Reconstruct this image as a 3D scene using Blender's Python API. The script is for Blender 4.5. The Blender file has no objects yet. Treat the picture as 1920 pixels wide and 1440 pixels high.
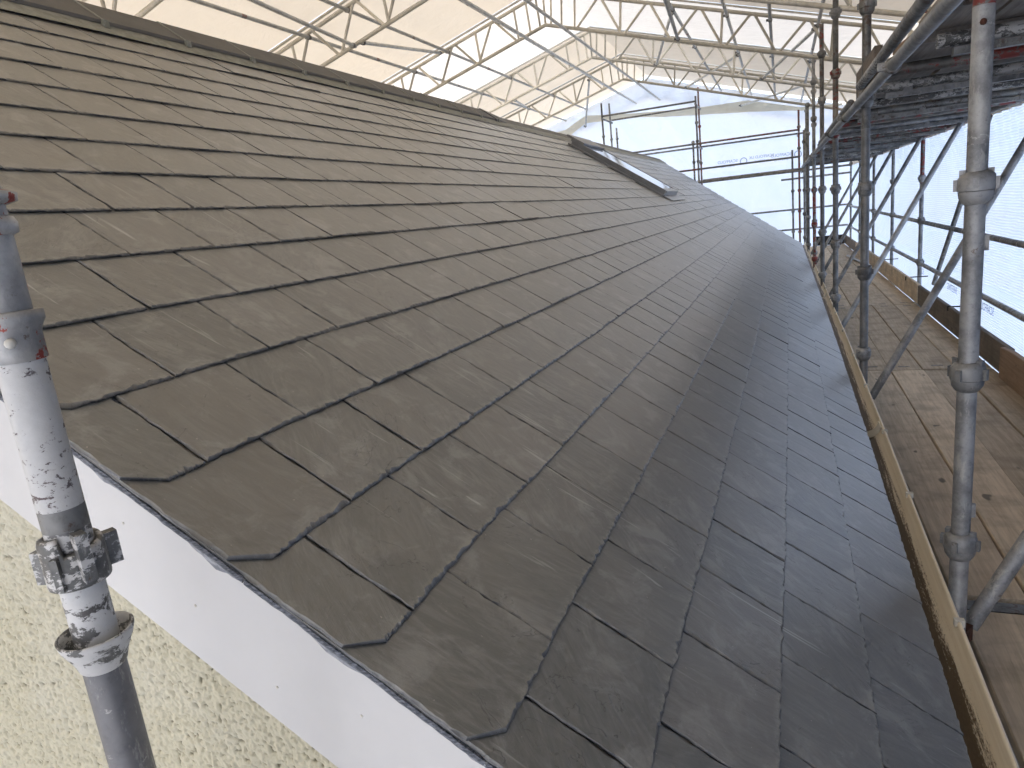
import bpy, bmesh, math, random
import numpy as np
from mathutils import Vector, Matrix, noise
R = random.Random(7)
SC = bpy.context.scene
COL = SC.collection
# ---------------------------------------------------------------- camera
RW = ((0.93020693, -0.01623842, -0.36667613), (0.35104175, -0.25233298, 0.90171934), (-0.10716698, -0.9675042, -0.22902152))
cd = bpy.data.cameras.new('camera'); cam = bpy.data.objects.new('camera', cd); COL.objects.link(cam)
cam.matrix_world = Matrix([[RW[i][0], -RW[i][1], -RW[i][2], 0] for i in range(3)] + [[0, 0, 0, 1]])
cd.sensor_width = 36; cd.lens = 36*1297.19/1920; cd.clip_start = .02; cd.clip_end = 500
SC.camera = cam
# ---------------------------------------------------------------- sky, sun, exposure
SUN_EL, SUN_AZ = math.radians(56), math.radians(232)          # azimuth clockwise from +Y
w = bpy.data.worlds.new('World'); SC.world = w; w.use_nodes = True
nt = w.node_tree; bg = nt.nodes['Background']
sky = nt.nodes.new('ShaderNodeTexSky'); sky.sky_type = 'NISHITA'; sky.sun_disc = False
sky.sun_elevation = SUN_EL; sky.sun_rotation = SUN_AZ; sky.dust_density = 4; sky.air_density = 1.0
nt.links.new(sky.outputs[0], bg.inputs[0]); bg.inputs[1].default_value = .15
sd = bpy.data.lights.new('sun', 'SUN'); so = bpy.data.objects.new('sun', sd); COL.objects.link(so)
sd.energy = 1.3; sd.angle = math.radians(12); sd.color = (1, .96, .9)
dv = Vector((math.sin(SUN_AZ)*math.cos(SUN_EL), math.cos(SUN_AZ)*math.cos(SUN_EL), math.sin(SUN_EL)))
so.rotation_euler = (-dv).to_track_quat('-Z', 'Y').to_euler()
SC.view_settings.view_transform = 'Standard'; SC.view_settings.look = 'None'
SC.view_settings.exposure = 2.3; SC.view_settings.gamma = 1
SC.cycles.use_denoising = True
SC.cycles.max_bounces = 10; SC.cycles.diffuse_bounces = 6; SC.cycles.transmission_bounces = 6; SC.cycles.glossy_bounces = 3
SC.cycles.caustics_reflective = False; SC.cycles.caustics_refractive = False

# ---------------------------------------------------------------- materials
class NT:
    def __init__(s, name):
        s.m = bpy.data.materials.new(name); s.m.use_nodes = True; s.t = s.m.node_tree
        s.b = s.t.nodes['Principled BSDF']; s.out = s.t.nodes['Material Output']
    def n(s, typ, **kw):
        o = s.t.nodes.new('ShaderNode'+typ)
        for k, v in kw.items():
            if k[0] == 'i' and k[1:].isdigit(): s.put(o.inputs[int(k[1:])], v)
            elif k in o.inputs.keys(): s.put(o.inputs[k], v)
            else: setattr(o, k, v)
        return o
    def put(s, inp, v):
        if isinstance(v, bpy.types.Node): v = v.outputs[0]
        if isinstance(v, bpy.types.NodeSocket): s.t.links.new(v, inp)
        else: inp.default_value = v
    def coord(s, kind='Object'): return s.n('TexCoord').outputs[kind]
    def attr(s, nm): return s.n('Attribute', attribute_name=nm)
    def noise(s, v, sc, det=4, rough=.55, dist=0): return s.n('TexNoise', Vector=v, Scale=sc, Detail=det, Roughness=rough, Distortion=dist).outputs[0]
    def map(s, v, sc=(1,1,1), rot=(0,0,0), loc=(0,0,0)): return s.n('Mapping', Vector=v, Scale=sc, Rotation=rot, Location=loc).outputs[0]
    def ramp(s, f, a, b):
        o = s.n('MapRange', i0=f, i1=a, i2=b); o.interpolation_type = 'SMOOTHSTEP'; return o.outputs[0]
    def mix(s, f, a, b):
        o = s.n('Mix', data_type='RGBA'); s.put(o.inputs[0], f)
        for k, v in ((6, a), (7, b)): s.put(o.inputs[k], v if not isinstance(v, tuple) or len(v) == 4 else (*v, 1))
        return o.outputs[2]
    def math(s, op, a, b=0.): return s.n('Math', operation=op, i0=a, i1=b).outputs[0]
    def col(s, v): s.put(s.b.inputs['Base Color'], v if not isinstance(v, tuple) else (*v, 1)); return s
    def rough(s, v): s.put(s.b.inputs['Roughness'], v); return s
    def metal(s, v): s.put(s.b.inputs['Metallic'], v); return s
    def bump(s, h, st=.3, d=.002):
        o = s.n('Bump', Height=h, Strength=st, Distance=d); s.put(s.b.inputs['Normal'], o); return s
    def rnd(s): return s.n('ObjectInfo').outputs['Random']

def mat_slate():
    s = NT('riven slate'); tc = s.attr('tc').outputs[1]; gc = s.attr('gc').outputs[1]
    rv = s.n('SeparateXYZ', Vector=tc)
    edge = s.attr('edge').outputs[2]
    sh = s.n('CombineXYZ', i0=rv.outputs[2], i1=s.math('MULTIPLY', rv.outputs[2], 3.7), i2=rv.outputs[2]).outputs[0]
    ang = s.math('MULTIPLY', s.math('SINE', s.math('MULTIPLY', rv.outputs[2], 7.1)), .55)
    rot = s.n('VectorRotate', rotation_type='Z_AXIS', Vector=tc, Angle=s.math('ADD', ang, .25)).outputs[0]
    v = s.n('VectorMath', operation='ADD', i0=rot, i1=sh).outputs[0]
    rnd1 = s.n('TexWhiteNoise', noise_dimensions='1D', W=rv.outputs[2])
    lines = s.noise(s.map(v, (26, 6, 1)), 1, 8, .68, 2.0)
    swirl = s.noise(s.map(v, (9, 5, 1)), 1, 5, .6, 2.2)
    fine = s.noise(v, 260, 4, .7)
    cloud = s.noise(gc, 3.0, 5, .6)
    dust = s.noise(s.map(gc, (1, 1, 1)), 9, 6, .68, .6)
    c = s.mix(rnd1.outputs[0], (.120, .123, .115), (.178, .178, .163))
    c = s.mix(s.math('MULTIPLY', s.ramp(rnd1.outputs[0], .75, 1.), .35), c, (.165, .145, .125))
    c = s.mix(s.ramp(lines, .4, .68), c, s.mix(.55, c, (.27, .265, .245)))
    fl = s.noise(s.map(v, (130, 16, 1)), 1, 5, .7, 2.2)
    c = s.mix(s.math('MULTIPLY', s.ramp(fl, .5, .75), .38), c, (.26, .255, .24))
    c = s.mix(s.math('MULTIPLY', s.ramp(fl, .42, .28), .3), c, (.06, .06, .06))
    c = s.mix(s.math('MULTIPLY', s.ramp(swirl, .52, .8), .5), c, (.075, .075, .076))
    c = s.mix(s.math('MULTIPLY', s.ramp(cloud, .45, .7), .4), c, (.18, .172, .155))
    c = s.mix(s.math('MULTIPLY', s.ramp(dust, .50, .68), .55), c, (.34, .34, .325))
    scr = s.noise(s.map(gc, (34, 2.2, 1), (0, 0, .35)), 1, 3, .6, 1.6)
    scm = s.math('MULTIPLY', s.ramp(scr, .62, .72), s.ramp(s.noise(gc, 2.6, 2), .47, .6))
    c = s.mix(s.math('MULTIPLY', scm, .85), c, (.48, .48, .47))
    # pale scuffed band along tail edge where the slate was dressed
    tail = s.math('MULTIPLY', s.math('SUBTRACT', 1., s.ramp(rv.outputs[1], .0, .022)), s.ramp(s.noise(gc, 60, 5, .7), .42, .62))
    c = s.mix(s.math('MULTIPLY', tail, .85), c, (.30, .295, .27))
    speck = s.ramp(s.noise(gc, 120, 2, .5), .735, .76)
    c = s.mix(s.math('MULTIPLY', speck, .7), c, (.45, .42, .37))
    en = s.noise(gc, 150, 3, .7)
    crk = s.noise(s.map(v, (4, 3, 1)), 1.3, 4, .6, 2.5)
    crm = s.math('SUBTRACT', 1., s.ramp(s.math('ABSOLUTE', s.math('SUBTRACT', crk, .62)), .0, .006))
    c = s.mix(s.math('MULTIPLY', crm, .6), c, (.03, .03, .03))
    c = s.mix(edge, c, s.mix(s.ramp(en, .5, .72), (.026, .029, .034), (.10, .104, .11)))
    s.col(c)
    s.rough(s.n('MapRange', i0=lines, i1=.2, i2=.8, i3=.34, i4=.48))
    s.b.inputs['Specular IOR Level'].default_value = .8
    h = s.math('ADD', s.math('MULTIPLY', s.math('ADD', lines, s.math('MULTIPLY', fl, .35)), .7), s.math('ADD', s.math('MULTIPLY', swirl, 1.5), s.math('MULTIPLY', fine, .12)))
    step = s.ramp(crk, .612, .625)
    h = s.math('ADD', h, s.math('MULTIPLY', step, .35))
    s.b.inputs['Coat Weight'].default_value = .7; s.b.inputs['Coat Roughness'].default_value = .33
    s.bump(h, .75, .0028); return s.m

def mat_simple(name, c, r=.5, metal=0, bumps=None, c2=None, sc=8, spec=.5):
    s = NT(name); v = s.coord()
    if c2 is not None: s.col(s.mix(s.ramp(s.noise(v, sc, 6, .65), .35, .65), c, c2))
    else: s.col(c)
    s.rough(r); s.metal(metal); s.b.inputs['Specular IOR Level'].default_value = spec
    if bumps: s.bump(s.noise(v, bumps[0], 4), bumps[1], bumps[2])
    return s.m

def mat_metal(name, base=(.34, .35, .36), dark=(.16, .165, .17), paint=None, cover=.0, red=0., rust=.12, metal=.55, sc=1.):
    s = NT(name); v0 = s.coord(); off = s.math('MULTIPLY', s.rnd(), 40.)
    v = s.n('VectorMath', operation='ADD', i0=v0, i1=s.n('CombineXYZ', i0=off, i1=off, i2=off).outputs[0]).outputs[0]
    a = s.noise(v, 9*sc, 6, .65); b = s.noise(v, 55*sc, 5, .7)
    c = s.mix(s.ramp(a, .35, .68), base, dark)
    c = s.mix(s.math('MULTIPLY', s.ramp(b, .5, .75), .45), c, tuple(.7*x for x in dark))
    c = s.mix(s.math('MULTIPLY', s.ramp(s.noise(s.map(v, (1, 1, .25)), 34*sc, 6, .75), .56, .64), .5), c, (.5, .49, .45))
    vr = s.n('MapRange', i0=s.rnd(), i3=.65, i4=1.2).outputs[0]
    c = s.n('VectorMath', operation='SCALE', i0=c, Scale=vr).outputs[0]
    met = metal
    if paint:
        p = s.noise(s.map(v, (1, 1, 1.6)), 26*sc, 8, .74, .3)
        p2 = s.noise(v, 5*sc, 3, .5)
        m = s.ramp(s.math('ADD', s.math('MULTIPLY', p, .7), s.math('MULTIPLY', p2, .3)), .5+.13*(1-cover*2), .53+.13*(1-cover*2))
        c = s.mix(m, c, s.mix(b, paint, tuple(.8*x for x in paint)))
        met = s.math('MULTIPLY', s.math('SUBTRACT', 1., m), metal)
    if red:
        m = s.ramp(s.noise(s.map(v, (1, 1, .8)), 14*sc, 6, .7), .68-red*.3, .70-red*.3)
        c = s.mix(m, c, (.30, .05, .035))
        met = s.math('MULTIPLY', s.math('SUBTRACT', 1., m), met)
    if rust:
        m = s.ramp(s.noise(v, 20*sc, 7, .75), .72-rust, .78-rust)
        c = s.mix(s.math('MULTIPLY', m, .7), c, (.11, .06, .035))
    s.col(c); s.metal(met); s.rough(s.n('MapRange', i0=b, i3=.38, i4=.7))
    s.bump(s.math('ADD', a, b), .25, .002); return s.m

def mat_wood(name, c1, c2, axis=1, wet=0.):
    s = NT(name); v0 = s.coord(); off = s.math('MULTIPLY', s.rnd(), 60.)
    v = s.n('VectorMath', operation='ADD', i0=v0, i1=s.n('CombineXYZ', i0=off, i1=off, i2=0.).outputs[0]).outputs[0]
    sc = [22, 22, 22]; sc[axis] = 1.1
    g = s.noise(s.map(v, tuple(sc)), 2.2, 7, .62, .7); k = s.noise(v, 5, 5, .6); f = s.noise(s.map(v, tuple(8*x for x in sc)), 1, 4, .7)
    c = s.mix(s.ramp(g, .3, .7), c1, c2)
    c = s.mix(s.math('MULTIPLY', s.ramp(k, .42, .7), .55), c, tuple(.55*x for x in c1))
    c = s.mix(s.math('MULTIPLY', s.ramp(s.noise(v, 3.1, 4, .6, 1), .55, .75), .4), c, (.30, .22, .15))
    c = s.mix(s.math('MULTIPLY', s.ramp(s.noise(v, 38, 3, .6), .70, .75), .7), c, (.42, .40, .36))
    c = s.mix(s.math('MULTIPLY', s.ramp(s.noise(s.map(v, (9, 4, 9)), 1, 2, .5), .70, .74), .75), c, (.05, .045, .04))
    c = s.mix(s.math('MULTIPLY', s.ramp(f, .55, .75), .35), c, tuple(.4*x for x in c1))
    vr = s.n('MapRange', i0=s.rnd(), i3=.72, i4=1.15).outputs[0]
    s.col(s.n('VectorMath', operation='SCALE', i0=c, Scale=vr).outputs[0]); s.rough(.75 if not wet else .5)
    s.bump(s.math('ADD', g, s.math('MULTIPLY', f, .5)), .5, .003); return s.m

def mat_sheet(name, c, dirt=.15, grid=None, dif=.35, tw=.8):
    s = NT(name); v = s.coord()
    s.t.nodes.remove(s.b)
    a = s.noise(v, .8, 6, .6, .6); f = s.noise(s.map(v, (3, 3, .6)), 2, 5, .6)
    col = s.mix(s.math('MULTIPLY', s.ramp(a, .4, .75), dirt), c, tuple(x*.75 for x in c))
    col = s.mix(s.math('MULTIPLY', s.ramp(f, .5, .8), dirt), col, tuple(x*y for x, y in zip(c, (.85, .8, .7))))
    col = s.n('VectorMath', operation='SCALE', i0=col, Scale=s.n('MapRange', i0=s.rnd(), i3=.93, i4=1.03).outputs[0]).outputs[0]
    h = s.noise(s.map(v, (1, 1, 1)), 3, 5, .55, .5)
    if grid:
        w1 = s.n('TexWave', wave_type='BANDS', bands_direction='Z', Vector=v, Scale=grid, Distortion=1.2, Detail=2.); s.put(w1.inputs['Detail Scale'], .35)
        col = s.mix(s.math('MULTIPLY', s.ramp(w1.outputs[1], .45, .9), .42), col, tuple(x*.62 for x in c))
        h = s.math('ADD', h, s.math('MULTIPLY', w1.outputs[1], .12))
    bp = s.n('Bump', Height=h, Strength=.6, Distance=.05)
    d = s.n('BsdfDiffuse', Color=col, Normal=bp); t = s.n('BsdfTranslucent', Color=col, Normal=bp)
    g = s.n('BsdfGlossy', Color=(.9, .9, .9, 1), Roughness=.35, Normal=bp)
    m = s.n('MixShader', i0=tw, i1=d, i2=t); m2 = s.n('MixShader', i0=.04, i1=m, i2=g)
    s.put(s.out.inputs[0], m2); return s.m

M = {}
M['slate'] = mat_slate()
M['galv'] = mat_metal('galvanised steel', (.36, .365, .37), (.15, .155, .16), metal=.4, rust=.1)
M['galvbright'] = mat_metal('bright galvanised steel', (.42, .43, .44), (.26, .27, .28), rust=.02, metal=.6)
M['galvdark'] = mat_metal('weathered scaffold steel', (.33, .33, .32), (.16, .16, .155), rust=.18)
M['white'] = mat_metal('flaking white paint on steel', (.19, .19, .19), (.11, .105, .1), paint=(.6, .6, .59), cover=.62, sc=1.3, rust=.04)
M['whitefull'] = mat_metal('chipped white paint on steel', (.19, .17, .17), (.14, .10, .10), paint=(.56, .56, .55), cover=.76, sc=2.2, rust=.02)
M['whiteworn'] = mat_metal('worn white paint on steel', (.22, .22, .215), (.12, .12, .115), paint=(.58, .575, .56), cover=.52, sc=1.5, rust=.08)
M['redworn'] = mat_metal('worn red paint on steel', (.3, .29, .27), (.14, .13, .12), paint=(.27, .05, .04), cover=.5, sc=.7, rust=.12)
M['redpatch'] = mat_metal('galvanised steel with red paint splashes', (.58, .58, .57), (.32, .32, .32), red=.42, sc=1.2)
M['galvpatch'] = mat_metal('dark steel with pale patches', (.24, .24, .245), (.17, .17, .175), paint=(.42, .41, .38), cover=.14, sc=.8, rust=-.1)
M['palecoat'] = mat_metal('dull whitened steel', (.42, .42, .41), (.20, .20, .2), paint=(.55, .55, .53), cover=.18, rust=.06, metal=.2, sc=1.4)
M['alu'] = mat_metal('aluminium tube', (.78, .74, .65), (.62, .58, .5), rust=-.1, metal=.2, sc=.5)
M['tentsteel'] = mat_metal('pale galvanised tent tube', (.66, .66, .64), (.5, .5, .49), rust=-.1, metal=.35)
M['rust'] = mat_simple('rusty bolt', (.12, .045, .025), .8, .3, (60, .5, .004), (.06, .03, .02))
M['plank'] = mat_wood('weathered scaffold plank', (.50, .40, .28), (.70, .58, .43))
M['plankgrey'] = mat_wood('dark weathered timber', (.27, .24, .21), (.42, .38, .335))
M['toe'] = mat_wood('damp toe board timber', (.13, .105, .085), (.20, .165, .13))
M['toelight'] = mat_wood('reddish plank timber', (.26, .17, .11), (.36, .25, .17))
M['black'] = mat_simple('black plastic', (.02, .02, .022), .5)
M['upvc'] = mat_simple('white plastic board', (.56, .555, .545), .30, 0, None, (.52, .515, .505), 2.5)
M['sheetcream'] = mat_sheet('cream roof sheeting', (.85, .765, .625), tw=.135)
M['sheetshade'] = mat_sheet('cream roof sheeting with shade in it', (.84, .765, .64), tw=.105)  # dimmer copy of the cream sheet, right slope's shade put into the material
M['sheetwhite'] = mat_sheet('white roof sheeting', (.87, .84, .77), tw=.22)
M['sheetcool'] = mat_sheet('blue white wrap sheeting', (.80, .855, .93), .10, tw=.62)
M['sheetmesh'] = mat_sheet('reinforced side sheeting', (.76, .82, .90), .2, 14.0, tw=.80)
M['sheetdim'] = mat_sheet('roof sheeting dimmed to cut light', (.78, .67, .50), .3, tw=.09)  # dimmed on purpose, cuts the light falling from the bays nearest the camera
M['sheetnear'] = mat_sheet('near end sheeting', (.74, .76, .80), .2, tw=.6)
M['sheetlightcut'] = mat_sheet('added light-cutting sheeting', (.26, .32, .42), .3, tw=.3)  # dark sheet for the added light blocker beside the camera
M['sheetfold'] = mat_sheet('folded cream sheeting', (.74, .70, .58), .3, None, .5, .55)
M['ridge'] = mat_simple('grey ridge tile', (.115, .112, .108), .6, 0, (30, .3, .002), (.14, .135, .13), 6)
M['union'] = mat_simple('pale ridge seal', (.34, .34, .30), .6, 0, (50, .3, .002), (.24, .245, .2), 22)
M['anth'] = mat_simple('anthracite aluminium', (.20, .203, .21), .4, .2, None, (.24, .243, .25), 9)
M['lead'] = mat_simple('silver flashing', (.42, .43, .44), .35, .7, (40, .3, .003), (.3, .31, .33), 14)
M['conc'] = mat_simple('concrete yard', (.46, .45, .43), .85, 0, (5, .4, .01), (.38, .37, .35), 2)
M['ink'] = mat_simple('blue print', (.12, .22, .62), .6)
M['inkfaint'] = mat_simple('faint blue print', (.26, .36, .58), .6)
M['foam'] = mat_simple('pale foam', (.6, .58, .52), .8)
s = NT('glass'); s.col((.5, .53, .56)).rough(.04).metal(.92); s.bump(s.noise(s.coord(), 3, 3), .08, .01); M['glass'] = s.m
s = NT('cream gutter plastic'); v = s.coord(); at = s.attr('tc').outputs[1]; sx = s.n('SeparateXYZ', Vector=at)
n1 = s.noise(s.map(at, (14, 2.2, 1)), 1, 7, .7, .4); n2 = s.noise(at, 60, 6, .75)
g = s.math('ADD', s.math('MULTIPLY', n1, .55), s.math('MULTIPLY', n2, .45))
thr = s.math('SUBTRACT', g, s.math('MULTIPLY', s.math('SUBTRACT', sx.outputs[0], .63), 1.15))
c = s.mix(s.ramp(n1, .3, .7), (.88, .80, .65), (.78, .69, .53))
c = s.mix(s.ramp(thr, .36, .46), c, s.mix(n2, (.05, .035, .02), (.20, .14, .075)))
s.col(c).rough(.45).bump(n2, .4, .002); M['gutter'] = s.m
s = NT('cream roughcast'); v = s.coord(); hh = s.attr('hh').outputs[2]; n1 = s.noise(v, 95, 5, .75); n2 = s.noise(v, 5, 4); n3 = s.noise(v, 150, 4, .7)
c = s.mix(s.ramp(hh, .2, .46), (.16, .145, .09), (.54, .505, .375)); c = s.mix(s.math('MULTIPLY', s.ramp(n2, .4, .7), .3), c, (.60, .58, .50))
c = s.mix(s.math('MULTIPLY', s.ramp(n1, .6, .72), .45), c, (.42, .37, .27)); c = s.mix(s.ramp(n3, .73, .77), c, (.16, .14, .09))
s.col(c).rough(.85).bump(s.math('ADD', s.math('MULTIPLY', n1, .5), s.math('MULTIPLY', n3, .3)), .6, .003); M['cast'] = s.m
s = NT('grey bedding mortar'); v = s.coord(); n1 = s.noise(v, 60, 6, .7)
s.col(s.mix(s.ramp(n1, .35, .65), (.17, .185, .21), (.40, .42, .46))).rough(.7).bump(n1, .6, .004); M['mortar'] = s.m
s = NT('slate edge stack'); v = s.coord(); n1 = s.noise(s.map(v, (1, 1, 4)), 90, 5, .7)
s.col(s.mix(s.ramp(n1, .4, .65), (.05, .058, .075), (.20, .215, .25))).rough(.6).bump(n1, .7, .004); M['slateedge'] = s.m

# ---------------------------------------------------------------- helpers
def link(name, me, mat=None, parent=None, **kw):
    o = bpy.data.objects.new(name, me); COL.objects.link(o)
    if mat is not None and len(me.materials) == 0: me.materials.append(M[mat] if isinstance(mat, str) else mat)
    if parent is not None: o.parent = parent
    for k, v in kw.items(): o[k] = v
    return o
def empty(name, loc=(0, 0, 0), **kw):
    o = bpy.data.objects.new(name, None); COL.objects.link(o); o.location = loc; o.empty_display_size = .1
    for k, v in kw.items(): o[k] = v
    return o
def T(o, label, cat, group=None):
    o['label'] = label; o['category'] = cat
    if group: o['group'] = group
    return o
def mesh(name, V, F, smooth=False):
    me = bpy.data.meshes.new(name); me.from_pydata([tuple(v) for v in V], [], F); me.update()
    if smooth: me.polygons.foreach_set('use_smooth', [True]*len(me.polygons))
    return me
class MB:
    def __init__(s): s.V = []; s.F = []; s.S = []
    def add(s, V, F, sm=False):
        b = len(s.V); s.V += [tuple(v) for v in V]; s.F += [tuple(i+b for i in f) for f in F]; s.S += [sm]*len(F)
    def box(s, a, b, M4=None):
        x0, y0, z0 = a; x1, y1, z1 = b
        V = [(x, y, z) for z in (z0, z1) for y in (y0, y1) for x in (x0, x1)]
        if M4: V = [M4 @ Vector(v) for v in V]
        s.add(V, [(0, 2, 3, 1), (4, 5, 7, 6), (0, 1, 5, 4), (2, 6, 7, 3), (0, 4, 6, 2), (1, 3, 7, 5)])
    def tube(s, p, q, r=.0242, n=12, cap=True):
        p = Vector(p); q = Vector(q); d = (q-p).normalized(); u = d.orthogonal().normalized(); v = d.cross(u)
        V = []
        for e in (p, q):
            for i in range(n):
                a = 2*math.pi*i/n; V.append(e+u*math.cos(a)*r+v*math.sin(a)*r)
        s.add(V, [(i, (i+1) % n, n+(i+1) % n, n+i) for i in range(n)], True)
        if cap:
            s.add(V[:n], [tuple(range(n-1, -1, -1))]); s.add(V[n:], [tuple(range(n))])
    def lathe(s, prof, c=(0, 0, 0), n=24, sm=True, wob=None):
        V = []
        for r, z in prof:
            for i in range(n):
                a = 2*math.pi*i/n; dz = wob(a, z) if wob else 0
                V.append((c[0]+r*math.cos(a), c[1]+r*math.sin(a), c[2]+z+dz))
        F = [(j*n+i, j*n+(i+1) % n, (j+1)*n+(i+1) % n, (j+1)*n+i) for j in range(len(prof)-1) for i in range(n)]
        s.add(V, F, sm)
    def mesh(s, name):
        me = bpy.data.meshes.new(name); me.from_pydata(s.V, [], s.F); me.update(); me.polygons.foreach_set('use_smooth', s.S); return me
    def obj(s, name, mat, parent=None, **kw): return link(name, s.mesh(name), mat, parent, **kw)

# numpy value noise
def vnoise(x, y, seed=0):
    xi = np.floor(x).astype(np.int64); yi = np.floor(y).astype(np.int64); fx = x-xi; fy = y-yi
    fx = fx*fx*(3-2*fx); fy = fy*fy*(3-2*fy)
    def h(a, b):
        n = (a*374761393+b*668265263+seed*1442695041) & 0xffffffff
        n = ((n ^ (n >> 13))*1274126177) & 0xffffffff
        return ((n ^ (n >> 16)) & 0xffff)/65535.
    return (h(xi, yi)*(1-fx)+h(xi+1, yi)*fx)*(1-fy)+(h(xi, yi+1)*(1-fx)+h(xi+1, yi+1)*fx)*fy
def fbm(x, y, o=4, seed=0):
    t = 0; a = .5
    for i in range(o): t = t+a*vnoise(x*2**i, y*2**i, seed+i); a *= .5
    return t
def grid(name, f, nu, nv, smooth=True):
    """f(u,v arrays in 0..1) -> (x,y,z) arrays"""
    u, v = np.meshgrid(np.linspace(0, 1, nu), np.linspace(0, 1, nv)); X = f(u, v)
    P = np.stack([np.broadcast_to(a, u.shape).ravel() for a in X], 1)
    i = np.arange(nu*nv).reshape(nv, nu); Q = np.stack([i[:-1, :-1], i[:-1, 1:], i[1:, 1:], i[1:, :-1]], -1).reshape(-1, 4)
    me = bpy.data.meshes.new(name); me.from_pydata(P.tolist(), [], Q.tolist()); me.update()
    if smooth: me.polygons.foreach_set('use_smooth', [True]*len(me.polygons))
    return me

# ---------------------------------------------------------------- ground
link('ground', mesh('ground', [(-150, -150, -5.6), (150, -150, -5.6), (150, 150, -5.6), (-150, 150, -5.6)], [(0, 1, 2, 3)]), 'conc', kind='structure', label='pale concrete yard far below the scaffold')

# ---------------------------------------------------------------- the house
TH = math.radians(34); CT, ST = math.cos(TH), math.sin(TH); H = .75
def roofp(s, y, n=0.):                                  # s down the slope, y along the eave, n above slate datum
    return Vector((-H*ST + s*CT + n*ST, y, -H*CT - s*ST + n*CT))
def dsy(y): return .085*(1-math.exp(-max(0, y-1.)/4.))
def yend(s): return 16.6 + (.885-s)/(4.05)*3.0
house = T(empty('house', (-2.6, 9, -5.6)), 'cream roughcast house with a slate roof being renewed inside the tent', 'house')
hinv = Vector((-2.6, 9, -5.6))
def hpart(name, me, mat, parent=None, **kw):
    o = link(name, me, mat, None, **kw)
    o.parent = parent or house
    if parent is None: o.location = -hinv
    return o
# gable wall + long wall as a solid body
RX, RZ = roofp(-3.2, 0)[0], roofp(-3.2, 0)[2]
bodyV = []
for y0 in (.745, 16.3):
    e = roofp(.62, 0, -.09); a = roofp(-3.1, 0, -.12)
    bodyV += [(e.x, y0, -5.6), (e.x, y0, e.z), (RX, y0, a.z), (2*RX-e.x, y0, e.z), (2*RX-e.x, y0, -5.6)]
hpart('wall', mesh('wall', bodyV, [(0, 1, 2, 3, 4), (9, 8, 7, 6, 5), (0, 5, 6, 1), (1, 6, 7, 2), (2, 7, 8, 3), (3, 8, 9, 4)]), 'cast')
# roughcast skin close to the camera: real pebbles
def castf(u, v):
    x = -1.92+u*1.84; d = v*1.12+.03
    zt = -H*CT-((x+H*ST)/CT)*ST
    X, Z = x, zt-d
    gx, gz = X/.0075, Z/.0075
    best = np.full(X.shape, 9.)
    xi, zi = np.floor(gx), np.floor(gz)
    for a in (-1, 0, 1):
        for b in (-1, 0, 1):
            cx, cz = xi+a, zi+b
            jx = vnoise(cx*3.7+.5, cz*5.3+.5, 3); jz = vnoise(cx*4.1+.5, cz*2.9+.5, 9)
            dd = (gx-cx-jx)**2+(gz-cz-jz)**2*(.6+.8*jx); best = np.minimum(best, dd)
    peb = np.clip(1-best/.55, 0, 1)**.6
    peb *= .35+.65*vnoise(gx*.9, gz*.9, 21)
    und = fbm(X*18, Z*18, 3, 5)
    rr = fbm(X*130, Z*130, 3, 15)
    hgt = peb*.0075+und*.004+rr*.0085
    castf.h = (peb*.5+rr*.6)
    return X, .742-hgt, Z
me = grid('roughcast', castf, 820, 500)
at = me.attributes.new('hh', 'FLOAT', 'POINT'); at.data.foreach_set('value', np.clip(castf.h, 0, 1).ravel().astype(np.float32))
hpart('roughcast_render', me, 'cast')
# white bargeboard
mb = MB()
def quadbox(P, Q):   # two 4-point loops
    mb.add(P+Q, [(0, 1, 2, 3), (7, 6, 5, 4), (0, 4, 5, 1), (1, 5, 6, 2), (2, 6, 7, 3), (3, 7, 4, 0)])
quadbox([roofp(-3.2, .682, -.012), roofp(-3.2, .682, -.215), roofp(.86, .682, -.215), roofp(.86, .682, -.012)],
        [roofp(-3.2, .70, -.012), roofp(-3.2, .70, -.215), roofp(.86, .70, -.215), roofp(.86, .70, -.012)])
barge = hpart('bargeboard', mb.mesh('bargeboard'), 'upvc')
mb = MB(); quadbox([roofp(-3.2, .7005, -.19), roofp(-3.2, .7005, -.205), roofp(.6, .7005, -.205), roofp(.6, .7005, -.19)],
        [roofp(-3.2, .745, -.19), roofp(-3.2, .745, -.205), roofp(.6, .745, -.205), roofp(.6, .745, -.19)])
hpart('soffit', mb.mesh('soffit'), 'upvc')
for (px_s, n) in ((-.56, -.085), (-.40, -.13), (-.61, -.15), (-.1, -.1), (.16, -.06), (-.23, -.16)):
    p = roofp(px_s, .6815, n)-hinv
    me = bpy.data.meshes.get('screw_cap')
    if me is None:
        b_ = MB(); b_.lathe([(.0001, .0012), (.0022, .001), (.003, 0), (.003, -.002)], n=10); me = b_.mesh('screw_cap')
    o = hpart('screw_cap', me, 'foam', barge); o.location = p+hinv; o.rotation_euler = (math.pi/2, 0, 0); o.scale = (.8, .8, .8)
# faint printed stamp on the board: small grey bars as in the photograph
mb = MB()
for k, (w_, h_) in enumerate(((.0015, .011), (.0015, .012), (.001, .010), (.0012, .011), (.0008, .010), (.001, .009))):
    s0 = -.045+k*.0045+(0 if k == 0 else .004)
    P = [roofp(s0, .6812, -.165), roofp(s0+w_, .6812, -.165), roofp(s0+w_, .6812, -.165-h_), roofp(s0, .6812, -.165-h_)]
    mb.add(P, [(0, 1, 2, 3)])
o = mb.obj('stamp', mat_simple('faded grey ink', (.45, .46, .47), .6), barge); 
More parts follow.
